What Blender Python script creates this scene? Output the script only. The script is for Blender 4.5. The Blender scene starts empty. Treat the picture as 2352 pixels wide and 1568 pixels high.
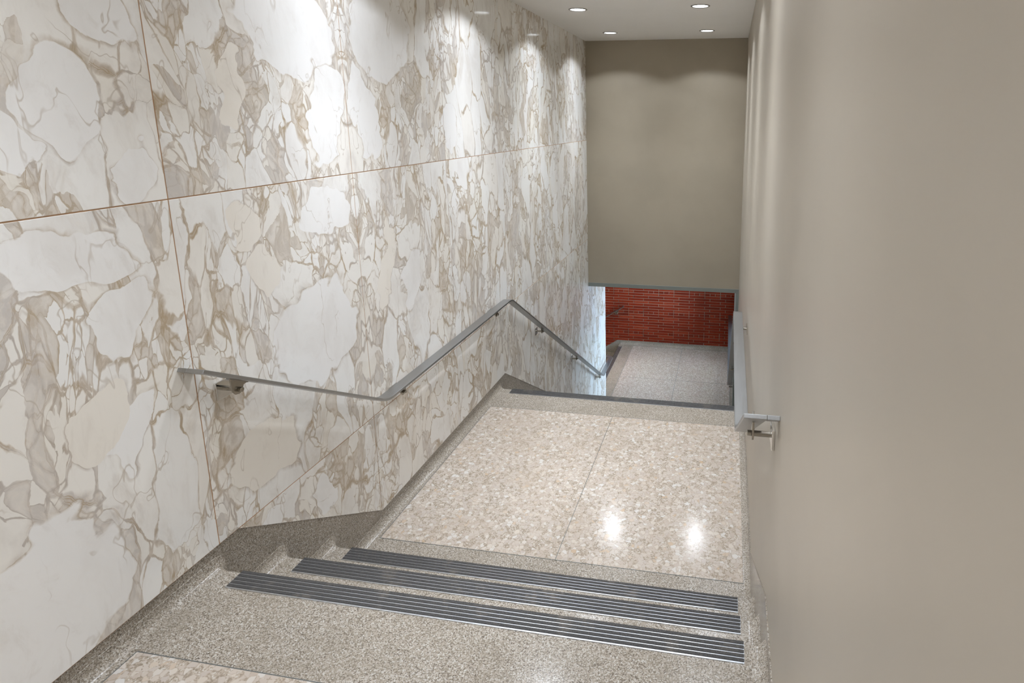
import bpy, bmesh, math, random
from mathutils import Vector, Matrix
random.seed(7)
S = bpy.context.scene
COL = S.collection

# ------------------------------------------------------------------ camera
CAM_Z = 1.542617
F_PX, PX, PY = 1345.1456, 1454.544, 534.383
cd = bpy.data.cameras.new('camera')
cam = bpy.data.objects.new('camera', cd); COL.objects.link(cam)
cd.sensor_fit = 'HORIZONTAL'; cd.sensor_width = 36.0
cd.lens = F_PX / 2352 * 36.0
cd.shift_x = (1176 - PX) / 2352
cd.shift_y = (PY - 784) / 2352
cd.clip_start = 0.02; cd.clip_end = 100
rx, ry, rz = -0.19077589, -0.00191326, 0.16292377
Rm = Matrix.Rotation(rz, 3, 'Z') @ Matrix.Rotation(rx, 3, 'X') @ Matrix.Rotation(ry, 3, 'Y')
cam.matrix_world = Matrix.Translation((1.72418, 0, CAM_Z)) @ (Rm @ Matrix.Rotation(math.pi / 2, 3, 'X')).to_4x4()
S.camera = cam

# ------------------------------------------------------------------ world, exposure
w = bpy.data.worlds.new('world'); S.world = w; w.use_nodes = True
w.node_tree.nodes['Background'].inputs[0].default_value = (0.55, 0.72, 1.0, 1)
w.node_tree.nodes['Background'].inputs[1].default_value = 0.6
vs = S.view_settings
vs.view_transform = 'Standard'; vs.look = 'None'; vs.gamma = 1.0; vs.use_curve_mapping = False
vs.exposure = 0.37
S.cycles.diffuse_bounces = 6; S.cycles.glossy_bounces = 3; S.cycles.max_bounces = 8

SPOT_W = 58.0          # each recessed downlight
SPOT_COL = (0.92, 0.985, 1.08)
ADDED_WINDOW_W = 250.0        # area lamp outside the added window of the lower landing
LOW_W = 50.0  # base strength of the two added lower lamps

# ------------------------------------------------------------------ dimensions (metres)
R = 1.88               # corridor width, marble face at x = 0
HC = 2.446             # ceiling
H, T = 0.1766, 0.27677 # riser, tread
E0 = 1.532             # edge of the upper floor
ZL = -3 * H            # landing
EE = 4.061             # edge of the landing
NL = 12
ZB = ZL - NL * H       # lower floor
YB = 6.985             # bulkhead
YEND = 8.0             # end of the marble wall
YW = 10.38             # brick wall
Y0, PW = 1.5526, 0.9144
Z1, Z2 = 1.296, 0.0763
SK = 0.0763            # skirting height
YBACK = -3.2
LINE = [(YBACK - 1, Z2), (1.6354, Z2), (2.4711, Z2 - 3 * H), (4.172, Z2 - 3 * H), (4.172 + NL * H / 0.638, ZB + SK), (20, ZB + SK)]
def Lz(y):
    for (a, za), (b, zb) in zip(LINE, LINE[1:]):
        if y <= b: return za + (zb - za) * (y - a) / (b - a)
    return LINE[-1][1]

# ------------------------------------------------------------------ materials
def newmat(name):
    m = bpy.data.materials.new(name); m.use_nodes = True
    nt = m.node_tree; b = nt.nodes['Principled BSDF']
    return m, nt, b
def nd(nt, t, **kw):
    n = nt.nodes.new(t)
    for k, v in kw.items(): setattr(n, k, v)
    return n
def setin(nt, sock, v):
    if isinstance(v, bpy.types.NodeSocket): nt.links.new(v, sock)
    else: sock.default_value = v
def mth(nt, op, a, b=0.0, c=0.0, clamp=False):
    n = nd(nt, 'ShaderNodeMath', operation=op, use_clamp=clamp)
    setin(nt, n.inputs[0], a); setin(nt, n.inputs[1], b); setin(nt, n.inputs[2], c)
    return n.outputs[0]
def vmth(nt, op, a, b=(0, 0, 0)):
    n = nd(nt, 'ShaderNodeVectorMath', operation=op)
    setin(nt, n.inputs[0], a)
    if op == 'SCALE': setin(nt, n.inputs['Scale'], b)
    else: setin(nt, n.inputs[1], b)
    return n.outputs[0]
def noise(nt, vec, scale, detail=3.0, rough=0.55, dist=0.0, col=False):
    n = nd(nt, 'ShaderNodeTexNoise'); setin(nt, n.inputs['Vector'], vec)
    n.inputs['Scale'].default_value = scale; n.inputs['Detail'].default_value = detail
    n.inputs['Roughness'].default_value = rough; n.inputs['Distortion'].default_value = dist
    return n.outputs['Color' if col else 'Fac']
def voro(nt, vec, scale, feature='F1', rnd=1.0, dim='3D'):
    n = nd(nt, 'ShaderNodeTexVoronoi', feature=feature, voronoi_dimensions=dim)
    setin(nt, n.inputs['Vector'], vec); n.inputs['Scale'].default_value = scale
    n.inputs['Randomness'].default_value = rnd
    return n
def sstep(nt, v, lo, hi, o0=0.0, o1=1.0):
    n = nd(nt, 'ShaderNodeMapRange', interpolation_type='SMOOTHSTEP')
    setin(nt, n.inputs[0], v); setin(nt, n.inputs[1], lo); setin(nt, n.inputs[2], hi)
    setin(nt, n.inputs[3], o0); setin(nt, n.inputs[4], o1)
    return n.outputs[0]
def mix(nt, f, a, b, mode='MIX'):
    n = nd(nt, 'ShaderNodeMix', data_type='RGBA', blend_type=mode)
    setin(nt, n.inputs[0], f)
    setin(nt, n.inputs[6], a if isinstance(a, bpy.types.NodeSocket) else (*a, 1))
    setin(nt, n.inputs[7], b if isinstance(b, bpy.types.NodeSocket) else (*b, 1))
    return n.outputs[2]
def ramp(nt, f, stops, interp='LINEAR'):
    n = nd(nt, 'ShaderNodeValToRGB'); cr = n.color_ramp; cr.interpolation = interp
    while len(cr.elements) < len(stops): cr.elements.new(0.5)
    for e, (p, c) in zip(cr.elements, stops): e.position = p; e.color = (*c, 1)
    setin(nt, n.inputs[0], f); return n.outputs[0]
def srgb(r, g, b):
    f = lambda c: (c / 255 / 12.92) if c / 255 <= 0.04045 else ((c / 255 + 0.055) / 1.055) ** 2.4
    return (f(r), f(g), f(b))
def bump(nt, b, h, strength, dist=0.001):
    n = nd(nt, 'ShaderNodeBump'); n.inputs['Strength'].default_value = strength; n.inputs['Distance'].default_value = dist
    setin(nt, n.inputs['Height'], h); nt.links.new(n.outputs[0], b.inputs['Normal'])
def objco(nt): return nd(nt, 'ShaderNodeTexCoord').outputs['Object']

# the largest pale clasts of the stone: kind, y, z, half width, half height, lean
CLASTS = [('w', 1.064, 0.267, 0.185, 0.24, -0.25),
          ('w', 1.367, 0.988, 0.076, 0.104, -0.59),
          ('w', 2.165, 0.637, 0.25, 0.225, -0.12),
          ('w', 2.155, 1.908, 0.258, 0.184, -0.27),
          ('w', 1.308, 1.584, 0.093, 0.132, -0.32),
          ('w', 1.43, 1.84, 0.1, 0.1, -0.22),
          ('w', 1.462, 1.4, 0.062, 0.085, -0.5),
          ('w', 2.335, 1.56, 0.11, 0.225, -0.31),
          ('w', 2.6, 1.56, 0.1, 0.235, 0.31),
          ('w', 2.792, 1.966, 0.27, 0.221, 0.21),
          ('c', 1.828, 1.165, 0.093, 0.079, -0.21),
          ('c', 1.887, 0.976, 0.074, 0.113, -0.06),
          ('c', 1.815, 0.281, 0.167, 0.128, -0.24),
          ('c', 1.255, 0.714, 0.07, 0.141, -0.39),
          ('w', 2.27, 1.15, 0.16, 0.115, -0.04),
          ('w', 1.337, 0.633, 0.065, 0.126, -0.42),
          ('c', 1.845, 1.67, 0.071, 0.137, -0.19),
          ('w', 1.227, 1.179, 0.163, 0.087, -0.22),
          ('w', 3.471, 1.516, 0.09, 0.157, -0.23),
          ('c', 2.692, 0.812, 0.049, 0.247, -0.21),
          ('w', 2.913, 0.671, 0.08, 0.194, -0.31),
          ('w', 2.081, -0.08, 0.1, 0.08, -0.85),
          ('w', 1.153, 1.496, 0.051, 0.083, -0.17),
          ('w', 1.78, 0.0, 0.08, 0.05, -0.38)]
def mat_marble():
    m, nt, b = newmat('breccia_marble')
    tc = nd(nt, 'ShaderNodeTexCoord')
    mp = nd(nt, 'ShaderNodeMapping'); setin(nt, mp.inputs['Vector'], tc.outputs['UV'])
    mp.inputs['Rotation'].default_value = (0, 0, math.radians(-20))
    mp.inputs['Scale'].default_value = (1.35, 0.66, 1)
    p = mp.outputs[0]
    def warp(p, sc, amt, det=2.0):
        c = noise(nt, p, sc, det, 0.55, col=True)
        return vmth(nt, 'ADD', p, vmth(nt, 'SCALE', vmth(nt, 'SUBTRACT', c, (0.5, 0.5, 0.5)), amt))
    def gt(a, b_): return mth(nt, 'GREATER_THAN', a, b_)
    def mul(a, b_): return mth(nt, 'MULTIPLY', a, b_)
    def mx(a, b_): return mth(nt, 'MAXIMUM', a, b_)
    def sub(a, b_): return mth(nt, 'SUBTRACT', a, b_)
    q = warp(warp(p, 1.6, 0.36), 6.0, 0.13, 2.0)
    q = warp(q, 24.0, 0.026, 3.0)
    def level(sc, off):
        pp = vmth(nt, 'ADD', q, off)
        d = voro(nt, pp, sc, 'DISTANCE_TO_EDGE', dim='2D').outputs['Distance']
        s_ = nd(nt, 'ShaderNodeSeparateColor'); setin(nt, s_.inputs[0], voro(nt, pp, sc, 'F1', dim='2D').outputs['Color'])
        return d, s_.outputs
    d1, r1 = level(4.7, (0, 0, 0)); d2, r2 = level(11.5, (3.3, 1.7, 0)); d3, r3 = level(27.0, (9.1, 4.2, 0))
    na = noise(nt, q, 1.6, 2.0, 0.5); nb_ = noise(nt, vmth(nt, 'ADD', q, (17.3, 5.1, 0)), 4.6, 4.0, 0.6)
    nc = noise(nt, vmth(nt, 'ADD', p, (2.3, 25.1, 0)), 9.0, 3.0, 0.6)
    # clasts stay whole or are broken into smaller and smaller fragments
    brk1 = gt(mth(nt, 'ADD', r1[0], mul(sub(na, 0.5), 2.2)), 0.34)
    brk2 = mul(brk1, gt(mth(nt, 'ADD', r2[0], mul(sub(nb_, 0.5), 2.0)), 0.52))
    def gap(d, wd, soft=0.3): return sstep(nt, d, mul(wd, soft), wd, 1.0, 0.0)
    vary = mth(nt, 'ADD', mul(nb_, 0.62), mul(nc, 0.38))
    g1 = gap(d1, sstep(nt, vary, 0.44, 0.68, 0.006, 0.13))
    g2 = mul(gap(d2, sstep(nt, vary, 0.40, 0.64, 0.006, 0.17)), brk1)
    g3 = mul(gap(d3, sstep(nt, nc, 0.36, 0.68, 0.015, 0.19)), brk2)
    k2 = mul(mul(gt(r2[1], 0.78), brk1), 0.75)              # fragments of grey-brown matrix
    k3 = mul(mul(gt(r3[1], 0.66), brk2), 0.7)
    matx = mx(mx(g1, g2), mx(g3, mx(k2, k3)))
    smoke = sstep(nt, noise(nt, vmth(nt, 'ADD', q, (31.0, 3.0, 0)), 3.2, 6.0, 0.66), 0.51, 0.68, 0.0, 0.4)
    matx = mx(matx, smoke)
    # hairline veins inside the clasts
    lw = mth(nt, 'ABSOLUTE', sub(noise(nt, warp(p, 3.0, 0.35, 3.0), 2.6, 4.0, 0.6), 0.5))
    crack = mul(sstep(nt, lw, 0.0, 0.007, 1.0, 0.0), sstep(nt, noise(nt, p, 3.7, 2.0), 0.44, 0.58))
    white = mix(nt, sstep(nt, r1[1], 0.45, 1.0, 0.0, 0.6), srgb(240, 239, 236), srgb(238, 233, 224))
    white = mix(nt, mul(brk1, sstep(nt, r2[2], 0.50, 0.95, 0.0, 0.7)), white, srgb(236, 231, 221))
    cloud = noise(nt, q, 4.2, 5.0, 0.62)
    white = mix(nt, sstep(nt, cloud, 0.48, 0.72, 0.0, 0.34), white, srgb(212, 206, 199))
    tan = mix(nt, sstep(nt, noise(nt, q, 2.6, 3.0, 0.6), 0.42, 0.56), srgb(185, 170, 149), srgb(190, 182, 174))
    tan = mix(nt, sstep(nt, noise(nt, q, 34.0, 4.0, 0.7), 0.42, 0.68, 0.0, 0.6), tan, srgb(224, 214, 201))
    tan = mix(nt, sstep(nt, noise(nt, p, 12.0, 4.0, 0.7), 0.54, 0.70, 0.0, 0.6), tan, srgb(172, 148, 112))
    frag = mul(sstep(nt, d3, 0.05, 0.22), gt(r3[2], 0.45))
    tan = mix(nt, mul(frag, 0.42), tan, srgb(232, 227, 219))
    # the largest clasts
    sx = nd(nt, 'ShaderNodeSeparateXYZ'); setin(nt, sx.inputs[0], tc.outputs['Object'])
    cb = nd(nt, 'ShaderNodeCombineXYZ'); setin(nt, cb.inputs[0], sx.outputs[1]); setin(nt, cb.inputs[1], sx.outputs[2])
    wq = warp(warp(cb.outputs[0], 6.0, 0.20, 2.0), 19.0, 0.03, 3.0)
    dist = {'w': None, 'c': None}
    for kind, cy, cz, hx, hy, an in CLASTS:
        e = nd(nt, 'ShaderNodeMapping', vector_type='TEXTURE'); setin(nt, e.inputs['Vector'], wq)
        e.inputs['Location'].default_value = (cy, cz, 0); e.inputs['Rotation'].default_value = (0, 0, an); e.inputs['Scale'].default_value = (hx, hy, 1)
        l = nd(nt, 'ShaderNodeVectorMath', operation='LENGTH'); setin(nt, l.inputs[0], e.outputs[0]); l = l.outputs['Value']
        dist[kind] = l if dist[kind] is None else mth(nt, 'MINIMUM', dist[kind], l)
    inw = sstep(nt, dist['w'], 0.96, 1.0, 1.0, 0.0); inc = sstep(nt, dist['c'], 0.96, 1.0, 1.0, 0.0)
    big = mx(inw, inc); dmin = mth(nt, 'MINIMUM', dist['w'], dist['c'])
    halo = sstep(nt, dmin, 1.0, mth(nt, 'ADD', 1.03, mul(vary, 0.22)), 1.0, 0.0)
    matx = mx(matx, mul(mul(halo, sstep(nt, vary, 0.40, 0.60)), 0.9))
    matx = mul(matx, sub(1.0, big))
    white = mix(nt, inw, white, mix(nt, sstep(nt, cloud, 0.45, 0.75, 0.0, 0.35), srgb(240, 239, 237), srgb(216, 211, 205)))
    white = mix(nt, inc, white, mix(nt, sstep(nt, cloud, 0.45, 0.75, 0.0, 0.35), srgb(237, 232, 223), srgb(224, 216, 204)))
    col = mix(nt, mul(matx, 0.95), white, tan)
    def rimf(d, wd, on): return mul(sstep(nt, mth(nt, 'ABSOLUTE', sub(d, wd)), 0.0, 0.014, 1.0, 0.0), on)
    rim = mx(rimf(d1, 0.012, 1.0), mx(rimf(d2, 0.02, brk1), mul(rimf(d3, 0.03, brk2), 0.7)))
    rim = mx(mul(rim, sub(1.0, big)), mul(rimf(dmin, 1.005, 1.0), 0.8))
    col = mix(nt, mul(rim, sstep(nt, nc, 0.42, 0.66, 0.04, 0.75)), col, srgb(172, 151, 120))
    col = mix(nt, mul(crack, 0.6), col, srgb(186, 174, 158))
    mott = noise(nt, q, 9.0, 6.0, 0.7)
    col = mix(nt, sstep(nt, mott, 0.52, 0.72, 0.0, 0.2), col, srgb(196, 186, 174))
    setin(nt, b.inputs['Base Color'], col)
    b.inputs['Roughness'].default_value = 0.09
    b.inputs['IOR'].default_value = 1.48
    return m

def mat_terrazzo_fine():
    m, nt, b = newmat('fine_terrazzo'); p = objco(nt)
    v = voro(nt, p, 330.0); s = nd(nt, 'ShaderNodeSeparateColor'); setin(nt, s.inputs[0], v.outputs['Color'])
    col = ramp(nt, s.outputs[0], [(0.0, srgb(112, 101, 89)), (0.2, srgb(150, 138, 122)), (0.5, srgb(180, 168, 152)), (0.8, srgb(200, 190, 176)), (1.0, srgb(224, 218, 208))])
    big = noise(nt, p, 6.0, 3.0)
    col = mix(nt, sstep(nt, big, 0.4, 0.65, 0.0, 0.25), col, srgb(150, 138, 120))
    col = mix(nt, 1.0, col, (0.655, 0.66, 0.665), 'MULTIPLY')
    setin(nt, b.inputs['Base Color'], col); b.inputs['Roughness'].default_value = 0.18
    return m
def mat_terrazzo_chip(name, grey=0.0, scale=50.0):
    m, nt, b = newmat(name); p = objco(nt)
    p2 = vmth(nt, 'ADD', p, vmth(nt, 'SCALE', noise(nt, p, 40.0, 2.0, col=True), 0.012))
    ve = voro(nt, p2, scale, 'DISTANCE_TO_EDGE'); vc = voro(nt, p2, scale)
    s = nd(nt, 'ShaderNodeSeparateColor'); setin(nt, s.inputs[0], vc.outputs['Color'])
    chip = ramp(nt, s.outputs[0], [(0.0, srgb(206, 191, 175)), (0.3, srgb(222, 209, 195)), (0.55, srgb(212, 200, 188)), (0.75, srgb(229, 216, 201)), (0.9, srgb(235, 231, 225)), (1.0, srgb(216, 190, 160))])
    vf = voro(nt, p, scale * 4.2); sf = nd(nt, 'ShaderNodeSeparateColor'); setin(nt, sf.inputs[0], vf.outputs['Color'])
    fine = ramp(nt, sf.outputs[0], [(0.0, srgb(158, 144, 126)), (0.4, srgb(190, 176, 158)), (0.8, srgb(212, 199, 182)), (1.0, srgb(230, 223, 212))])
    small = mth(nt, 'GREATER_THAN', s.outputs[1], 0.70)
    edge = sstep(nt, ve.outputs['Distance'], 0.04, 0.10, 1.0, 0.0)
    col = mix(nt, mth(nt, 'MAXIMUM', small, mth(nt, 'MULTIPLY', edge, 0.7)), chip, fine)
    col = mix(nt, sstep(nt, noise(nt, p, 3.5, 3.0), 0.42, 0.68, 0.0, 0.3), col, srgb(206, 188, 168))
    if grey: col = mix(nt, grey, col, mix(nt, sstep(nt, s.outputs[0], 0.3, 0.8), srgb(135, 124, 116), srgb(205, 196, 188)))
    k = 0.76 if grey else 0.635
    col = mix(nt, 1.0, col, (k, k * 0.993, k * 0.993), 'MULTIPLY')
    setin(nt, b.inputs['Base Color'], col); b.inputs['Roughness'].default_value = 0.148
    return m
def mat_paint(name, c, rough=0.45, var=0.06, spec=0.5):
    m, nt, b = newmat(name); p = objco(nt)
    n = noise(nt, p, 2.2, 3.0)
    col = mix(nt, sstep(nt, n, 0.35, 0.7, 0.0, 1.0), c, tuple(x * (1 - var) for x in c))
    setin(nt, b.inputs['Base Color'], col); b.inputs['Roughness'].default_value = rough
    b.inputs['Specular IOR Level'].default_value = spec
    return m
def mat_metal(name, c, rough):
    m, nt, b = newmat(name); p = objco(nt)
    mp = nd(nt, 'ShaderNodeMapping'); setin(nt, mp.inputs['Vector'], p); mp.inputs['Scale'].default_value = (220, 5, 220)
    n = noise(nt, mp.outputs[0], 1.0, 3.0)
    b.inputs['Metallic'].default_value = 1.0
    setin(nt, b.inputs['Base Color'], mix(nt, sstep(nt, n, 0.35, 0.65), tuple(x * 0.94 for x in c), c))
    setin(nt, b.inputs['Roughness'], sstep(nt, n, 0.3, 0.7, rough - 0.03, rough + 0.03))
    return m
def mat_plain(name, c, rough=0.5, metal=0.0):
    m, nt, b = newmat(name)
    p = objco(nt); n = noise(nt, p, 18.0, 3.0)
    setin(nt, b.inputs['Base Color'], mix(nt, sstep(nt, n, 0.35, 0.65), tuple(x * 0.92 for x in c), c))
    b.inputs['Roughness'].default_value = rough; b.inputs['Metallic'].default_value = metal
    return m
def mat_grip():
    m, nt, b = newmat('abrasive_grip'); p = objco(nt)
    n = noise(nt, p, 260.0, 3.0, 0.7); n2 = noise(nt, p, 9.0, 4.0, 0.7)
    col = ramp(nt, n, [(0.3, srgb(38, 36, 35)), (0.6, srgb(66, 64, 62)), (0.8, srgb(104, 100, 96))])
    col = mix(nt, sstep(nt, n2, 0.52, 0.75, 0.0, 0.35), col, srgb(128, 118, 104))
    setin(nt, b.inputs['Base Color'], col); b.inputs['Roughness'].default_value = 0.75
    bump(nt, b, n, 0.5, 0.001); return m
def mat_brick():
    m, nt, b = newmat('red_brick'); p = objco(nt)
    rnd = nd(nt, 'ShaderNodeObjectInfo').outputs['Random']
    base = ramp(nt, rnd, [(0.0, srgb(116, 32, 8)), (0.45, srgb(132, 38, 10)), (0.8, srgb(140, 44, 15)), (1.0, srgb(150, 58, 32))])
    n = noise(nt, p, 26.0, 4.0, 0.65)
    col = mix(nt, sstep(nt, n, 0.40, 0.72, 0.0, 0.5), base, srgb(104, 36, 20))
    setin(nt, b.inputs['Base Color'], col); b.inputs['Roughness'].default_value = 0.7
    b.inputs['Specular IOR Level'].default_value = 0.15; return m
def mat_emit(name, c, s):
    m = bpy.data.materials.new(name); m.use_nodes = True; nt = m.node_tree
    nt.nodes.remove(nt.nodes['Principled BSDF'])
    e = nd(nt, 'ShaderNodeEmission'); e.inputs[0].default_value = (*c, 1)
    v = voro(nt, objco(nt), 55.0); setin(nt, e.inputs[1], sstep(nt, v.outputs['Distance'], 0.1, 0.6, s * 1.25, s * 0.7))
    nt.links.new(e.outputs[0], nt.nodes['Material Output'].inputs[0]); return m
def mat_glass():
    m = bpy.data.materials.new('window_glass'); m.use_nodes = True; nt = m.node_tree
    nt.nodes.remove(nt.nodes['Principled BSDF'])
    t = nd(nt, 'ShaderNodeBsdfTransparent'); g = nd(nt, 'ShaderNodeBsdfGlossy'); g.inputs['Roughness'].default_value = 0.03
    t.inputs[0].default_value = (0.93, 0.97, 0.98, 1)
    mx = nd(nt, 'ShaderNodeMixShader'); fr = nd(nt, 'ShaderNodeFresnel'); fr.inputs[0].default_value = 1.45
    nt.links.new(fr.outputs[0], mx.inputs[0]); nt.links.new(t.outputs[0], mx.inputs[1]); nt.links.new(g.outputs[0], mx.inputs[2])
    nt.links.new(mx.outputs[0], nt.nodes['Material Output'].inputs[0]); return m

MARBLE = mat_marble(); FINE = mat_terrazzo_fine(); CHIP = mat_terrazzo_chip('chip_terrazzo'); CHIPG = mat_terrazzo_chip('grey_chip_terrazzo', 0.5, 95.0)
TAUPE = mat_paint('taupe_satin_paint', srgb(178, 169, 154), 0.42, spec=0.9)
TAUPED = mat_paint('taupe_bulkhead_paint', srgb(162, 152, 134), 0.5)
WHITE = mat_paint('ceiling_paint', srgb(244, 242, 239), 0.7, 0.02)
GREYP = mat_paint('grey_trim_paint', srgb(126, 130, 124), 0.5, 0.04)
STEEL = mat_metal('satin_steel', (0.42, 0.425, 0.425), 0.36)
POLISH = mat_metal('polished_steel', (0.80, 0.79, 0.77), 0.10)
BRONZE = mat_metal('bracket_steel', (0.40, 0.37, 0.32), 0.24)
ALU = mat_metal('nosing_aluminium', (0.66, 0.68, 0.71), 0.34)
ZINC = mat_plain('zinc_divider', srgb(104, 106, 103), 0.45, 0.4)
GROUT = mat_plain('brown_joint', srgb(190, 152, 118), 0.8)
MORTAR = mat_plain('mortar', srgb(172, 158, 138), 0.9)
GRIP = mat_grip(); BRICK = mat_brick(); GLASS = mat_glass()
LAMP = mat_emit('lamp_glow', (0.93, 0.97, 1.0), 3.5)
WLAMP = mat_emit('added_warm_lamp_glow', (1.0, 0.85, 0.65), 8.0)
RING = mat_plain('downlight_ring', srgb(150, 146, 138), 0.5)

# ------------------------------------------------------------------ mesh helpers
class MB:
    def __init__(s): s.v = []; s.f = []; s.m = []; s.uv = None
    def add(s, vs, fs, mi=0):
        o = len(s.v); s.v += [tuple(v) for v in vs]; s.f += [tuple(o + i for i in f) for f in fs]; s.m += [mi] * len(fs)
        return s
    def box(s, x0, x1, y0, y1, z0, z1, mi=0):
        return s.add([(x0, y0, z0), (x1, y0, z0), (x1, y1, z0), (x0, y1, z0), (x0, y0, z1), (x1, y0, z1), (x1, y1, z1), (x0, y1, z1)],
                     [(0, 3, 2, 1), (4, 5, 6, 7), (0, 1, 5, 4), (1, 2, 6, 5), (2, 3, 7, 6), (3, 0, 4, 7)], mi)
    def prism(s, poly, axis, a, b, mi=0):
        """polygon in the two other axes, extruded along axis from a to b"""
        def P(p, t):
            q = list(p); q.insert(axis, t); return q
        n = len(poly)
        return s.add([P(p, a) for p in poly] + [P(p, b) for p in poly],
                     [tuple(range(n))[::-1], tuple(range(n, 2 * n))] + [(i, (i + 1) % n, n + (i + 1) % n, n + i) for i in range(n)], mi)
    def cyl(s, a, b, r, n=16, r2=None, mi=0):
        a, b = Vector(a), Vector(b); d = (b - a).normalized()
        u = d.orthogonal().normalized(); w_ = d.cross(u); r2 = r if r2 is None else r2
        ring = lambda c, rr: [c + (u * math.cos(2 * math.pi * i / n) + w_ * math.sin(2 * math.pi * i / n)) * rr for i in range(n)]
        return s.add(ring(a, r) + ring(b, r2), [tuple(range(n))[::-1], tuple(range(n, 2 * n))] + [(i, (i + 1) % n, n + (i + 1) % n, n + i) for i in range(n)], mi)
    def lathe(s, prof, c, n=32, mi=0):
        vs, fs = [], []
        for r_, z in prof:
            for i in range(n): vs.append((c[0] + r_ * math.cos(2 * math.pi * i / n), c[1] + r_ * math.sin(2 * math.pi * i / n), c[2] + z))
        for k in range(len(prof) - 1):
            for i in range(n):
                j = (i + 1) % n; fs.append((k * n + i, k * n + j, (k + 1) * n + j, (k + 1) * n + i))
        return s.add(vs, fs, mi)
    def build(s, name, mat, parent=None, bevel=0.0, smooth=False, seg=2, fixn=True):
        me = bpy.data.meshes.new(name); me.from_pydata(s.v, [], s.f)
        for m_ in (mat if isinstance(mat, (list, tuple)) else [mat]): me.materials.append(m_)
        for p, mi in zip(me.polygons, s.m): p.material_index = mi
        if fixn:
            bm = bmesh.new(); bm.from_mesh(me); bmesh.ops.recalc_face_normals(bm, faces=bm.faces[:]); bm.to_mesh(me); bm.free()
        o = bpy.data.objects.new(name, me); COL.objects.link(o)
        if parent: o.parent = parent
        if smooth:
            for p in me.polygons: p.use_smooth = True
            me.set_sharp_from_angle(angle=math.radians(35))
        if bevel:
            bv = o.modifiers.new('bevel', 'BEVEL'); bv.width = bevel; bv.segments = seg; bv.limit_method = 'ANGLE'; bv.angle_limit = math.radians(40)
            bv.harden_normals = False
        return o
def tag(o, label, cat=None, group=None, kind=None):
    o['label'] = label
    if cat: o['category'] = cat
    if group: o['group'] = group
    if kind: o['kind'] = kind
    return o
def empty(name, loc=(0, 0, 0)):
    o = bpy.data.objects.new(name, None); COL.objects.link(o); o.location = loc; o.empty_display_size = 0.1; return o
def struct(o, label, cat): return tag(o, label, cat, kind='structure')

# ================================================================== SETTING
# ---- left wall: brown-jointed backing with book-matched marble panels
wl = MB()
ys = [YBACK, 1.6354, 2.4711, 4.172, LINE[4][0], YEND]
poly = [(y, Lz(y)) for y in ys] + [(YEND, HC + 0.1), (YBACK, HC + 0.1)]
wl.prism(poly, 0, -0.16, -0.002)
WALL_L = struct(wl.build('wall_left', GROUT), 'tall marble-clad wall along the left of the stairs', 'wall')
rows = [Z1 + 1.2195, Z1, Z2, Z2 - 1.2195, Z2 - 2 * 1.2195, Z2 - 3 * 1.2195]
GAP = 0.002
def marble_panel(ya, yb, zb_, zt, k, row):
    yy = sorted({ya, yb, *[y for y, _ in LINE if ya < y < yb]})
    for (a, za), (b, zc) in zip(LINE, LINE[1:]):           # crossings with the lower joint
        for lev in (zb_, zt):
            if za != zc:
                t = (lev - za) / (zc - za)
                if 0 < t < 1 and ya < a + t * (b - a) < yb: yy.append(a + t * (b - a))
    yy = sorted(set(yy))
    bot = [(y, max(zb_, Lz(y))) for y in yy]
    keep = [p for p in bot if p[1] < zt - 1e-4]
    if len(keep) < 1: return
    i0 = bot.index(keep[0]); i1 = bot.index(keep[-1])
    pts = bot[max(0, i0 - 1):i1 + 2] if len(keep) < len(bot) else bot
    pts = [(y, min(z, zt)) for y, z in pts]
    poly = pts + [p for p in ((pts[-1][0], zt), (pts[0][0], zt)) if p not in pts]
    if len(poly) < 3: return
    m = MB(); m.prism(poly, 0, -0.03, 0.0)
    o = m.build('marble_panel', MARBLE, WALL_L, bevel=0.0009, seg=1)
    me = o.data; uvl = me.uv_layers.new(name='UVMap')
    pair = (k - 0) // 2; joint = Y0 + PW * (2 * pair + 1)
    ox, oy = SEEDS.get((pair, row), (pair * 13.37 + row * 5.11 + 40, row * 9.73 + pair * 3.3 + 40))
    for lp in me.loops:
        co = me.vertices[lp.vertex_index].co
        if pair > 0:                                       # beyond the first pairs the panels are not book-matched
            uvl.data[lp.index].uv = ((ox + k * 3.7 + (co.y - joint) * (-1 if (k + row) % 3 else 1)) * 0.82, (oy + k * 1.9 + co.z) * 0.82)
            continue
        uvl.data[lp.index].uv = ((ox + FLIP.get((pair, row), 1) * abs(co.y - joint) + co.x) * GRAIN.get(pair, 0.82), (oy + co.z) * GRAIN.get(pair, 0.82))
SEEDS = {}
GRAIN = {-1: 1.0, 0: 1.0}
FLIP = {(-1, 0): -1, (-1, 1): -1, (0, 1): -1, (1, 1): -1}
FLIP = {(-1, 0): -1, (-1, 1): -1, (0, 1): -1, (1, 1): -1}
for k in range(-6, 8):
    ya, yb = Y0 + k * PW + GAP, min(Y0 + (k + 1) * PW - GAP, YEND)
    if yb - ya < 0.02: continue
    for r_ in range(5):
        zt, zb_ = rows[r_] - GAP, rows[r_ + 1] + GAP
        zt = min(zt, HC + 0.02)
        marble_panel(max(ya, YBACK), yb, zb_, zt, k, r_)

# ---- right wall, with the added window of the lower landing behind the bulkhead
WY0, WY1, WZ0, WZ1 = 7.75, 9.9, -2.1, -0.75
wr = MB()
wr.box(R, R + 0.16, YBACK, WY0, ZB - 0.3, HC + 0.1)
wr.box(R, R + 0.16, WY1, YW + 0.2, ZB - 0.3, HC + 0.1)
wr.box(R, R + 0.16, WY0, WY1, ZB - 0.3, WZ0)
wr.box(R, R + 0.16, WY0, WY1, WZ1, HC + 0.1)
struct(wr.build('wall_right', TAUPE), 'long plain taupe wall along the right of the stairs', 'wall')
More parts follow.
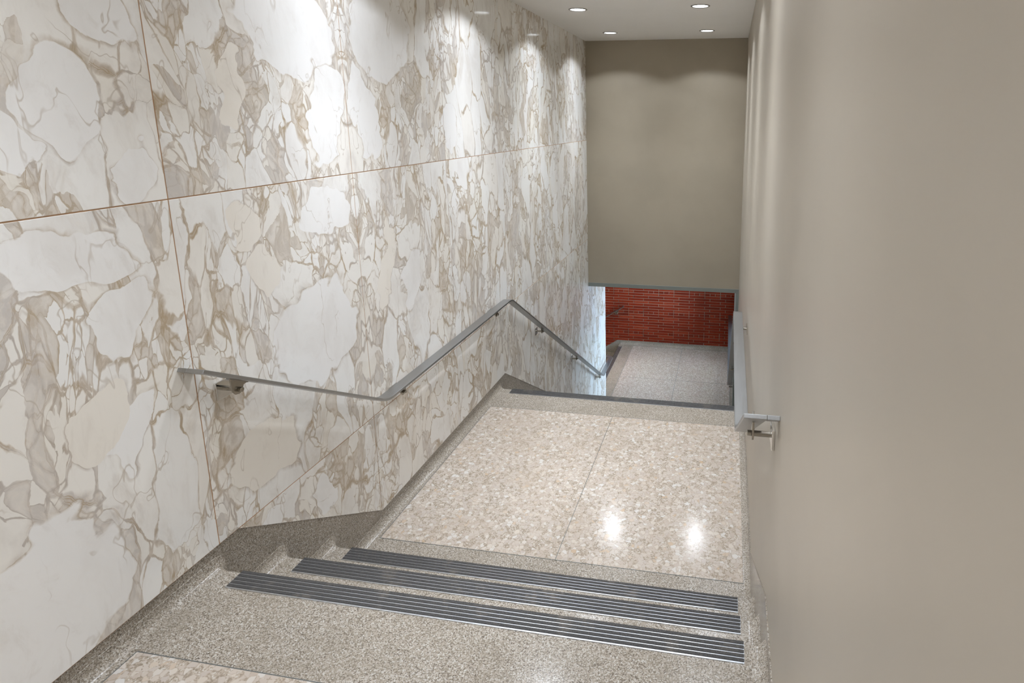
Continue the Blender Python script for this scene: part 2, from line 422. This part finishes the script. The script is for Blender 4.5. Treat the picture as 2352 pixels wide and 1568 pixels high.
# ---- ceiling, rear wall, bulkhead
struct(MB().box(-0.16, R + 0.16, YBACK - 0.1, YB + 0.17, HC, HC + 0.12).build('ceiling', WHITE), 'off-white ceiling with recessed downlights over the stairs', 'ceiling')
struct(MB().box(-0.16, R + 0.16, YBACK - 0.15, YBACK, -0.2, HC + 0.05).build('wall_rear', TAUPE), 'plain wall closing the upper floor behind the viewer', 'wall')
ZH = -0.483
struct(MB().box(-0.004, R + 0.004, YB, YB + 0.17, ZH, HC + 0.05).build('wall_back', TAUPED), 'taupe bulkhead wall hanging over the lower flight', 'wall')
struct(MB().box(0.0, R, YB - 0.004, YB + 0.175, ZH - 0.05, ZH).build('trim_1', GREYP, bevel=0.002), 'grey strip along the bottom edge of the bulkhead', 'trim')
struct(MB().prism([(YB - 0.004, ZH - 0.05), (YB + 0.175, ZH - 0.05), (YB + 0.175, Lz(YB + 0.175)), (YB - 0.004, Lz(YB - 0.004))], 0, R - 0.03, R).build('trim_2', GREYP, bevel=0.002),
       'narrow grey jamb strip under the bulkhead at the right wall', 'trim')
# ---- lower landing shell
ZC2 = -0.42
struct(MB().box(-3.2, R + 0.16, YB + 0.175, YW + 0.2, ZC2, ZC2 + 0.1).build('ceiling', WHITE), 'low ceiling over the lower landing beyond the bulkhead', 'ceiling')
struct(MB().box(-3.2, -0.03, 7.84, YEND, ZB - 2.4, ZC2).build('wall_stair', TAUPE), 'wall closing the side flight behind the end of the marble', 'wall')
struct(MB().box(-3.35, -3.2, 7.84, YW + 0.2, ZB - 2.4, ZC2 + 0.1).build('wall_far', TAUPE), 'far end wall at the bottom of the side flight', 'wall')

# ---- floors and steps: one stepped terrazzo profile with coved ends
CR = 0.042
def step_seg(name, y0, y1, z, drop, parent=None, first=False, last=False, depth=0.12):
    """tread from y0 to y1 at height z, then the riser down; the ends cove up into both walls"""
    rn = 0.012; n = 7
    cols = []
    for th in [math.pi / 2 * (1 - i / 8) for i in range(9)]:
        cols.append((CR - CR * math.sin(th), CR - CR * math.cos(th)))
    cols = [(-0.004, cols[0][1])] + cols
    cols = cols + [(R - x, d) for x, d in cols[::-1]]
    vs, fs = [], []
    for x, d in cols:
        ring = [(y0 if first else y0 + d, z + d)]
        if last: ring += [(y1, z + d)] * (n + 1) + [(y1, z + d - 0.03)]
        else:
            for i in range(n + 1):
                a = math.pi / 2 * (1 - i / n)
                ring.append((y1 - rn + (rn + d) * math.cos(a), z - rn + (rn + d) * math.sin(a)))
            ring.append((y1 + d, z - drop + d))
        zb_ = z - (drop if not last else 0) - depth
        ring += [(ring[-1][0], zb_), (ring[0][0], zb_)]
        vs += [(x, y, zz) for y, zz in ring]
    m = len(vs) // len(cols)
    for c in range(len(cols) - 1):
        for i in range(m):
            j = (i + 1) % m
            fs.append((c * m + i, c * m + j, (c + 1) * m + j, (c + 1) * m + i))
    fs += [tuple(range(m)), tuple(range((len(cols) - 1) * m, len(cols) * m))]
    return MB().add(vs, fs).build(name, FINE, parent, smooth=True)

def nosing(parent, edge, z, x0=0.1, x1=1.812):
    W = 0.075; g = 5; lip = 0.0045; gap = 0.0028
    gw = (W - lip - gap * (g - 1)) / g
    p = MB().box(x0, x1, edge - W, edge - 0.001, z - 0.002, z + 0.0025)
    p.build('nosing_plate', ALU, parent)
    y = edge - W + lip
    for i in range(g):
        MB().box(x0 + 0.0005, x1 - 0.0005, y, y + gw, z - 0.001, z + 0.0042).build('grip_strip', GRIP, parent, bevel=0.0012, seg=1)
        y += gw + gap
XD = 0.958
def panel_grid(parent, xs, ys_, z, mat, g=0.0015):
    for xa, xb in zip(xs, xs[1:]):
        for ya, yb in zip(ys_, ys_[1:]):
            MB().box(xa + g, xb - g, ya + g, yb - g, z - 0.004, z + 0.0006).build('terrazzo_panel', mat, parent)
    for x in xs: MB().box(x - g, x + g, ys_[0], ys_[-1], z - 0.004, z + 0.0009).build('divider_strip', ZINC, parent)
    for y in ys_:
        for xa, xb in zip(xs, xs[1:]): MB().box(xa + g, xb - g, y - g, y + g, z - 0.004, z + 0.0009).build('divider_strip', ZINC, parent)

f0 = struct(step_seg('floor', YBACK, E0, 0, H, first=True), 'speckled beige terrazzo floor at the top of the stairs', 'floor')
panel_grid(f0, [0.045, XD, 1.85], [YBACK + 0.05, -1.4, -0.1, 1.205], 0, CHIP)
nosing(f0, E0, 0)
st = empty('staircase', (0.94, E0 + T, -2 * H))
tag(st, 'short terrazzo flight of steps down to the landing', 'staircase', kind='structure')
def child(o, root): o.parent = root; o.matrix_parent_inverse = Matrix.Translation(-Vector(root.location)); return o
for i in (1, 2):
    s_ = child(step_seg('step', E0 + (i - 1) * T, E0 + i * T, -i * H, H), st)
    nosing(s_, E0 + i * T, -i * H)
f1 = struct(step_seg('floor', E0 + 2 * T, EE, ZL, H), 'cream chip terrazzo landing between the two flights', 'floor')
panel_grid(f1, [0.045, XD, 1.864 - 0.008], [2.3666, 3.768], ZL, CHIP)
nosing(f1, EE, ZL)
st2 = empty('staircase', (0.94, EE + 5 * T, ZL - 6 * H))
tag(st2, 'long terrazzo flight hidden below the landing edge, under the bulkhead', 'staircase', kind='structure')
for i in range(1, NL):
    s_ = child(step_seg('step', EE + (i - 1) * T, EE + i * T, ZL - i * H, H), st2)
    nosing(s_, EE + i * T, ZL - i * H)
# lower floor: plain block, coves as skirtings
YF = EE + (NL - 1) * T
XE = -0.245            # edge of the side flight
lf = MB()
lf.box(-0.004, R + 0.004, YF, YEND, ZB - 0.3, ZB)
lf.box(XE, R + 0.004, YEND, YW, ZB - 0.3, ZB)
f2 = struct(lf.build('floor', FINE), 'grey speckled terrazzo lower landing in front of the brick wall', 'floor')
panel_grid(f2, [0.03, XD, 1.838], [YF + 0.3, 8.95, YW - 0.06], ZB, CHIPG, 0.003)
def nosing_x(parent, edge, z, y0, y1):
    W = 0.075; g = 5; gw = (W - 0.0045 - 0.0032 * 4) / g
    MB().box(edge + 0.001, edge + W, y0, y1, z - 0.002, z + 0.0025).build('nosing_plate', ALU, parent)
    x = edge + 0.0012
    for i in range(g):
        MB().box(x, x + gw, y0, y1, z - 0.001, z + 0.0042).build('grip_strip', GRIP, parent, bevel=0.0012, seg=1); x += gw + 0.0032
nosing_x(f2, XE, ZB, YEND + 0.12, YW - 0.14)
st3 = empty('staircase', (-1.2, 9.2, ZB - 1.2))
tag(st3, 'terrazzo side flight going down to the left past the marble wall', 'staircase', kind='structure')
for i in range(1, 9):
    s_ = MB().box(XE - i * T, XE - (i - 1) * T, YEND, YW, ZB - i * H - 0.3, ZB - i * H).build('step', FINE, bevel=0.008); child(s_, st3)
    nosing_x(s_, XE - i * T, ZB - i * H, YEND + 0.12, YW - 0.14)

# ---- skirtings
def skirting(name, xa, xb, y0, y1):
    yy = sorted({y0, y1, *[y for y, _ in LINE if y0 < y < y1]})
    m = MB(); low = [(y, Lz(y) - 0.40) for y in yy]; up = [(y, Lz(y)) for y in yy]
    n = len(yy)
    for i in range(n - 1): m.prism([low[i], low[i + 1], up[i + 1], up[i]], 0, xa, xb)
    return m.build(name, FINE)
struct(skirting('baseboard_left', -0.05, -0.0035, YBACK, YEND), 'speckled terrazzo skirting following the stairs below the marble', 'skirting')
struct(skirting('baseboard_right', R - 0.004, R + 0.004, YBACK, YW), 'thin terrazzo skirting at the foot of the taupe wall', 'skirting')
bb = MB()
cov = [(YW - 0.006, ZB + SK)] + [(YW - 0.006 - 0.055 * (1 - math.cos(a)), ZB + 0.055 - 0.055 * math.sin(a)) for a in [math.pi / 2 * i / 8 for i in range(9)]] + [(YW + 0.03, ZB - 0.02), (YW + 0.03, ZB + SK)]
bb.prism(cov, 0, -0.22, R)
zs = -3.2
bb.prism([(-0.22, ZB + SK), (-0.28, ZB + SK), (zs, ZB + SK + (zs + 0.28) * H / T), (zs, ZB + SK + (zs + 0.28) * H / T - 0.35), (-0.22, ZB - 0.3)], 1, YW - 0.012, YW + 0.03)
bbo = struct(bb.build('baseboard_back', FINE, smooth=True), 'coved terrazzo skirting along the foot of the brick wall', 'skirting')

# ---- brick wall
BL, BH, MJ = 0.2836, 0.0503, 0.0085
bw = struct(MB().box(-3.35, R + 0.16, YW + 0.008, YW + 0.2, ZB - 2.4, ZC2 + 0.1).build('wall_brick', MORTAR), 'red brick wall closing the lower landing', 'wall')
def brick_mesh(l):
    m = MB().box(MJ / 2, l - MJ / 2, YW, YW + 0.05, MJ / 2, BH - MJ / 2)
    me = m.build('brick_tmp', BRICK, bevel=0.0022, seg=1); d = me.data
    bm = bmesh.new(); bm.from_mesh(d); bmesh.ops.bevel(bm, geom=[e for e in bm.edges], offset=0.002, segments=1, affect='EDGES'); bm.to_mesh(d); bm.free()
    bpy.data.objects.remove(me); return d
MS, MH = brick_mesh(BL), brick_mesh(BL / 3)
z_start = ZB + SK - 0.012 - 2 * BH
far = MB(); nb = 0
rb = random.Random(3)
for c in range(-16, 44):
    z = z_start + c * BH
    if z + BH > ZC2 + 0.04: break
    header = (c % 8 == 5) or (c % 8 == 6 and False)
    off = (0.0 if c % 2 else BL / 3) + 0.02
    x = R + 0.15 - off
    xs_ = []
    while x > -3.2:
        L_ = BL / 3 if header and rb.random() < 0.86 else BL
        x -= L_; xs_.append((x, L_))
    for x, L_ in xs_:
        if x + L_ > R + 0.15: L2 = L_
        inview = 1 <= c <= 25 and x > -0.62
        if inview and nb < 298:
            o = bpy.data.objects.new('brick', MS if L_ == BL else MH); COL.objects.link(o); o.parent = bw
            o.location = (x, rb.uniform(-0.0015, 0.0015), z); nb += 1
        else:
            far.box(x + MJ / 2, min(x + L_ - MJ / 2, R + 0.15), YW, YW + 0.05, z + MJ / 2, z + BH - MJ / 2)
fo = far.build('brick_field', BRICK, bw); fo['kind'] = 'stuff'

# ---- unseen window, added in the right wall beyond the bulkhead for cool light
w1 = MB()
for a, b_, c_, d_ in ((WY0, WY1, WZ0, WZ0 + 0.05), (WY0, WY1, WZ1 - 0.05, WZ1), (WY0, WY0 + 0.05, WZ0, WZ1), (WY1 - 0.05, WY1, WZ0, WZ1), ((WY0 + WY1) / 2 - 0.025, (WY0 + WY1) / 2 + 0.025, WZ0, WZ1)):
    w1.box(R + 0.03, R + 0.09, a, b_, c_, d_)
win = struct(w1.build('window_added', GREYP), 'unseen window added beside the lower landing to let in cool light', 'window')
for a, b_ in ((WY0 + 0.05, (WY0 + WY1) / 2 - 0.025), ((WY0 + WY1) / 2 + 0.025, WY1 - 0.05)):
    MB().box(R + 0.055, R + 0.061, a, b_, WZ0 + 0.05, WZ1 - 0.05).build('pane', GLASS, win)
ld = bpy.data.lights.new('daylight', 'AREA'); ld.shape = 'RECTANGLE'; ld.size = 2.4; ld.size_y = 1.8; ld.energy = ADDED_WINDOW_W; ld.color = (0.62, 0.79, 1.0)  # area lamp set outside the added window to cool the lower landing
lo = bpy.data.objects.new('daylight', ld); COL.objects.link(lo); lo.location = (R + 0.9, (WY0 + WY1) / 2, -1.0); lo.rotation_euler = (0, math.radians(78), 0)

# ================================================================== THINGS
# ---- recessed downlights: photometric profile of a deep reflector lamp, cut off at about 62 degrees
IES = bpy.data.texts.new('downlight.ies')
PROF = [(0, 0.62), (10, 0.65), (17, 0.72), (22, 0.51), (30, 0.275), (40, 0.14), (50, 0.095), (56, 0.078), (60, 0.045), (63, 0.0), (90, 0.0)]
IES.write('IESNA:LM-63-2002\nTILT=NONE\n1 1000 1 %d 1 1 2 0 0 0\n1 1 0\n%s\n0\n%s\n' % (len(PROF), ' '.join(str(a) for a, _ in PROF), ' '.join(str(v * 1000) for _, v in PROF)))
def downlight(x, y, label, group, zc=HC, lamp=LAMP, watt=SPOT_W, col=SPOT_COL):
    root = empty('recessed_downlight', (x, y, zc)); tag(root, label, 'downlight', group)
    MB().lathe([(0.064, 0.0), (0.064, -0.004), (0.070, -0.006), (0.078, -0.003), (0.079, 0.0)], (0, 0, 0)).build('trim_ring', RING, root, smooth=True)
    MB().lathe([(0.0001, -0.0012), (0.03, -0.0014), (0.0635, -0.002)], (0, 0, 0)).build('lamp_disc', lamp, root)
    l = bpy.data.lights.new('downlight_beam', 'POINT'); l.energy = watt; l.color = col; l.shadow_soft_size = 0.045
    l.use_nodes = True; nt = l.node_tree; ies = nd(nt, 'ShaderNodeTexIES', mode='INTERNAL'); ies.ies = IES
    ies.inputs['Strength'].default_value = 0.031
    nt.links.new(ies.outputs['Fac'], nt.nodes['Emission'].inputs['Strength'])
    o = bpy.data.objects.new('downlight_beam', l); COL.objects.link(o); o.parent = root; o.location = (0, 0, -0.03)
    return root
G = 'downlights in the stair ceiling'
OUT = {3.67: 'above the middle of the landing', 2.32: 'above the short flight of steps', 0.97: 'added out of view above the upper floor edge', -0.38: 'added just behind the viewer', -1.73: 'added farthest behind the viewer'}
for y, far_ in ((6.37, 1), (5.02, 0), (3.67, None), (2.32, None), (0.97, None), (-0.38, None), (-1.73, None)):
    for x, side in ((0.425, 'beside the marble wall'), (1.445, 'beside the taupe right wall')):
        if far_ is None: lab = 'recessed ceiling downlight %s, %s' % (OUT[y], side)
        else: lab = 'round recessed ceiling downlight %s, %s' % ('nearest the bulkhead' if far_ else 'one row before the bulkhead', side)
        downlight(x, y, lab, G, watt=SPOT_W * (1.0 if y > 2 or y < 0 else 0.5))   # rows over the upper floor are added to light it, the first dimmed
downlight(-0.9, 9.1, 'warm ceiling downlight added unseen over the side flight beyond the marble wall', 'added lower downlights', ZC2, WLAMP, LOW_W * 2, (1.0, 0.84, 0.62))  # added lamp out of view, warms the left of the brick
downlight(0.9, 9.2, 'ceiling downlight added unseen over the lower landing behind the bulkhead', 'added lower downlights', ZC2, LAMP, LOW_W * 1.2, (0.74, 0.86, 1.0))  # added lamp out of view, brightens the lower floor

# ---- handrails: flat steel bars on pegged brackets
RT, RI, RO = 0.0127, 0.034, 0.097
def fillet(path, r=0.05, n=6):
    out = [path[0]]
    for a, b, c in zip(path, path[1:], path[2:]):
        a, b, c = map(Vector, (a, b, c)); u = (a - b).normalized(); v = (c - b).normalized()
        p0, p1 = b + u * r, b + v * r
        for i in range(n + 1):
            t = i / n; out.append(tuple(p0 * (1 - t) ** 2 + b * 2 * t * (1 - t) + p1 * t * t))
    return out + [path[-1]]
def bar(stations):
    """stations: (inner point, outer point, up normal) on the top face"""
    m = MB(); vs = []; fs = []
    for i_, o_, n_ in stations:
        i_, o_, n_ = Vector(i_), Vector(o_), Vector(n_).normalized()
        vs += [i_, o_, o_ - n_ * RT, i_ - n_ * RT]
    k = len(stations)
    for s_ in range(k - 1):
        for e in range(4):
            f = (e + 1) % 4; fs.append((s_ * 4 + e, s_ * 4 + f, s_ * 4 + 4 + f, s_ * 4 + 4 + e))
    fs += [(0, 1, 2, 3), tuple(range(4 * k - 4, 4 * k))]
    return m.add(vs, fs)
PATH = [(1.5, 0.760), (2.453, 0.184), (4.14, 0.182), (7.43, -1.938), (8.06, -1.938)]
def yz_stations(path, X, r=0.045):
    pts = fillet([(y, z, 0) for y, z in path], r, 6); st_ = []
    for i, p in enumerate(pts):
        a = Vector(pts[max(i - 1, 0)]); b = Vector(pts[min(i + 1, len(pts) - 1)]); t = (b - a).normalized()
        n = (0, -t.y, t.x)
        st_.append(((X(RI), p[0], p[1]), (X(RO), p[0], p[1]), n))
    return st_
def rail_z(y):
    for (a, za), (b, zb) in zip(PATH, PATH[1:]):
        if y <= b: return za + (zb - za) * (y - a) / (b - a), math.atan2(zb - za, b - a)
    return PATH[-1][1], 0.0
def bracket(root, M, slope):
    """local frame: x out of the wall, y along the wall, z up; origin on the wall at the peg"""
    def put(m, name, mat, parent, **kw):
        m.v = [tuple(M @ Vector(v)) for v in m.v]; o = m.build(name, mat, None, **kw); child(o, root) if parent is root else None
        if parent is not root: o.parent = parent; o.matrix_parent_inverse = parent.matrix_parent_inverse.copy() if False else (root.matrix_world.inverted() if False else Matrix.Translation(-Vector(root.location)))
        return o
    pl = put(MB().box(0.0, 0.009, -0.033, 0.033, -0.033, 0.031), 'bracket', POLISH, root, bevel=0.0015)
    def sub(m, name, mat, **kw):
        m.v = [tuple(M @ Vector(v)) for v in m.v]; o = m.build(name, mat, pl, **kw); return o
    sub(MB().cyl((0.008, 0, 0), (0.066, 0, 0), 0.0085, 18), 'peg', BRONZE, smooth=True)
    top = 0.034; s_ = math.tan(slope)
    lug = [(-0.030, top - 0.030 * s_), (-0.026, 0.0), (-0.014, -0.014), (0.0, -0.017), (0.012, -0.012), (0.022, 0.008), (0.034, top - 0.004 + 0.034 * s_), (0.042, top - 0.002 + 0.042 * s_), (0.042, top + 0.002 + 0.042 * s_)]
    lug = [(y, max(z, -0.02)) for y, z in lug]
    sub(MB().prism([(y, z) for y, z in lug], 0, 0.060, 0.066), 'lug', BRONZE, bevel=0.0008)
    sub(MB().cyl((0.066, 0, 0), (0.079, 0, 0), 0.0085, 16), 'bolt', BRONZE, smooth=True, bevel=0.001)
    return pl
def handrail(label, side, br_y, tail, group='wall handrails along the stairs'):
    X = (lambda d: d) if side < 0 else (lambda d: R - d)
    root = empty('handrail', (X(0.065), 1.5, 0.7)); tag(root, label, 'handrail', group)
    st_ = yz_stations(PATH[:-1] + [tail], X)
    m = bar(st_)
    if side < 0:                                            # turns round the end of the marble wall
        cy = tail[0]; z = tail[1]; extra = []
        ri, ro = 0.018, 0.018 + RO - RI; cx = RI - 0.018
        for i in range(0, 10):
            a = math.pi / 2 * i / 9
            extra.append(((cx + ri * math.cos(a), cy + ri * math.sin(a), z), (cx + ro * math.cos(a), cy + ro * math.sin(a), z), (0, 0, 1)))
        extra.append(((-0.5, cy + ri, z), (-0.5, cy + ro, z), (0, 0, 1)))
        m = bar(st_ + extra[1:])
    child(m.build('rail', STEEL, bevel=0.0016), root)
    t = Vector((PATH[1][0] - PATH[0][0], PATH[1][1] - PATH[0][1])).normalized(); n = (0, -t.y, t.x)
    a = (PATH[0][0], PATH[0][1]); b = (a[0] + 0.062 * t.x, a[1] + 0.062 * t.y)
    rt = bar([((X(0.0), a[0], a[1]), (X(RI), a[0], a[1]), n), ((X(0.0), b[0], b[1]), (X(RI), b[0], b[1]), n)])
    child(rt.build('end_return', STEEL, bevel=0.0012), root)
    for y in br_y:
        z, sl = rail_z(y)
        M = Matrix.Translation((X(0), y, z - 0.050)) @ Matrix.Diagonal((1 if side < 0 else -1, 1, 1, 1))
        bracket(root, M, sl)
    return root
BR = [1.648, 2.64, 3.905, 4.93, 6.12, 7.31]
handrail('flat steel handrail zigzagging along the marble wall', -1, BR, (8.045, -1.938))
handrail('flat steel handrail on the taupe right wall', 1, BR + [8.6, 9.9], (10.31, -1.938))
# short rail on the brick wall, going down with the side flight
root = empty('handrail', (-0.15, YW - 0.06, -1.9)); tag(root, 'short steel handrail sloping down across the brick wall', 'handrail', 'wall handrails along the stairs')
sl = H / T; x0, z0 = -0.155, ZB + 0.765
sts = []
for x in (x0, -2.6):
    z = z0 + (x - x0) * sl; sts.append(((x, YW - RI, z), (x, YW - RO, z), (-sl, 0, 1)))
child(bar(sts).build('rail', STEEL, bevel=0.0015), root)
rt = bar([((x0, YW, z0), (x0, YW - RI, z0), (-sl, 0, 1)), ((x0 - 0.05, YW, z0 - 0.05 * sl), (x0 - 0.05, YW - RI, z0 - 0.05 * sl), (-sl, 0, 1))])
child(rt.build('end_return', STEEL), root)
for x in (-0.30, -1.5, -2.5):
    M = Matrix(((0, -1, 0, x), (-1, 0, 0, YW), (0, 0, 1, z0 + (x - x0) * sl - 0.05), (0, 0, 0, 1)))
    bracket(root, M, -math.atan(sl))
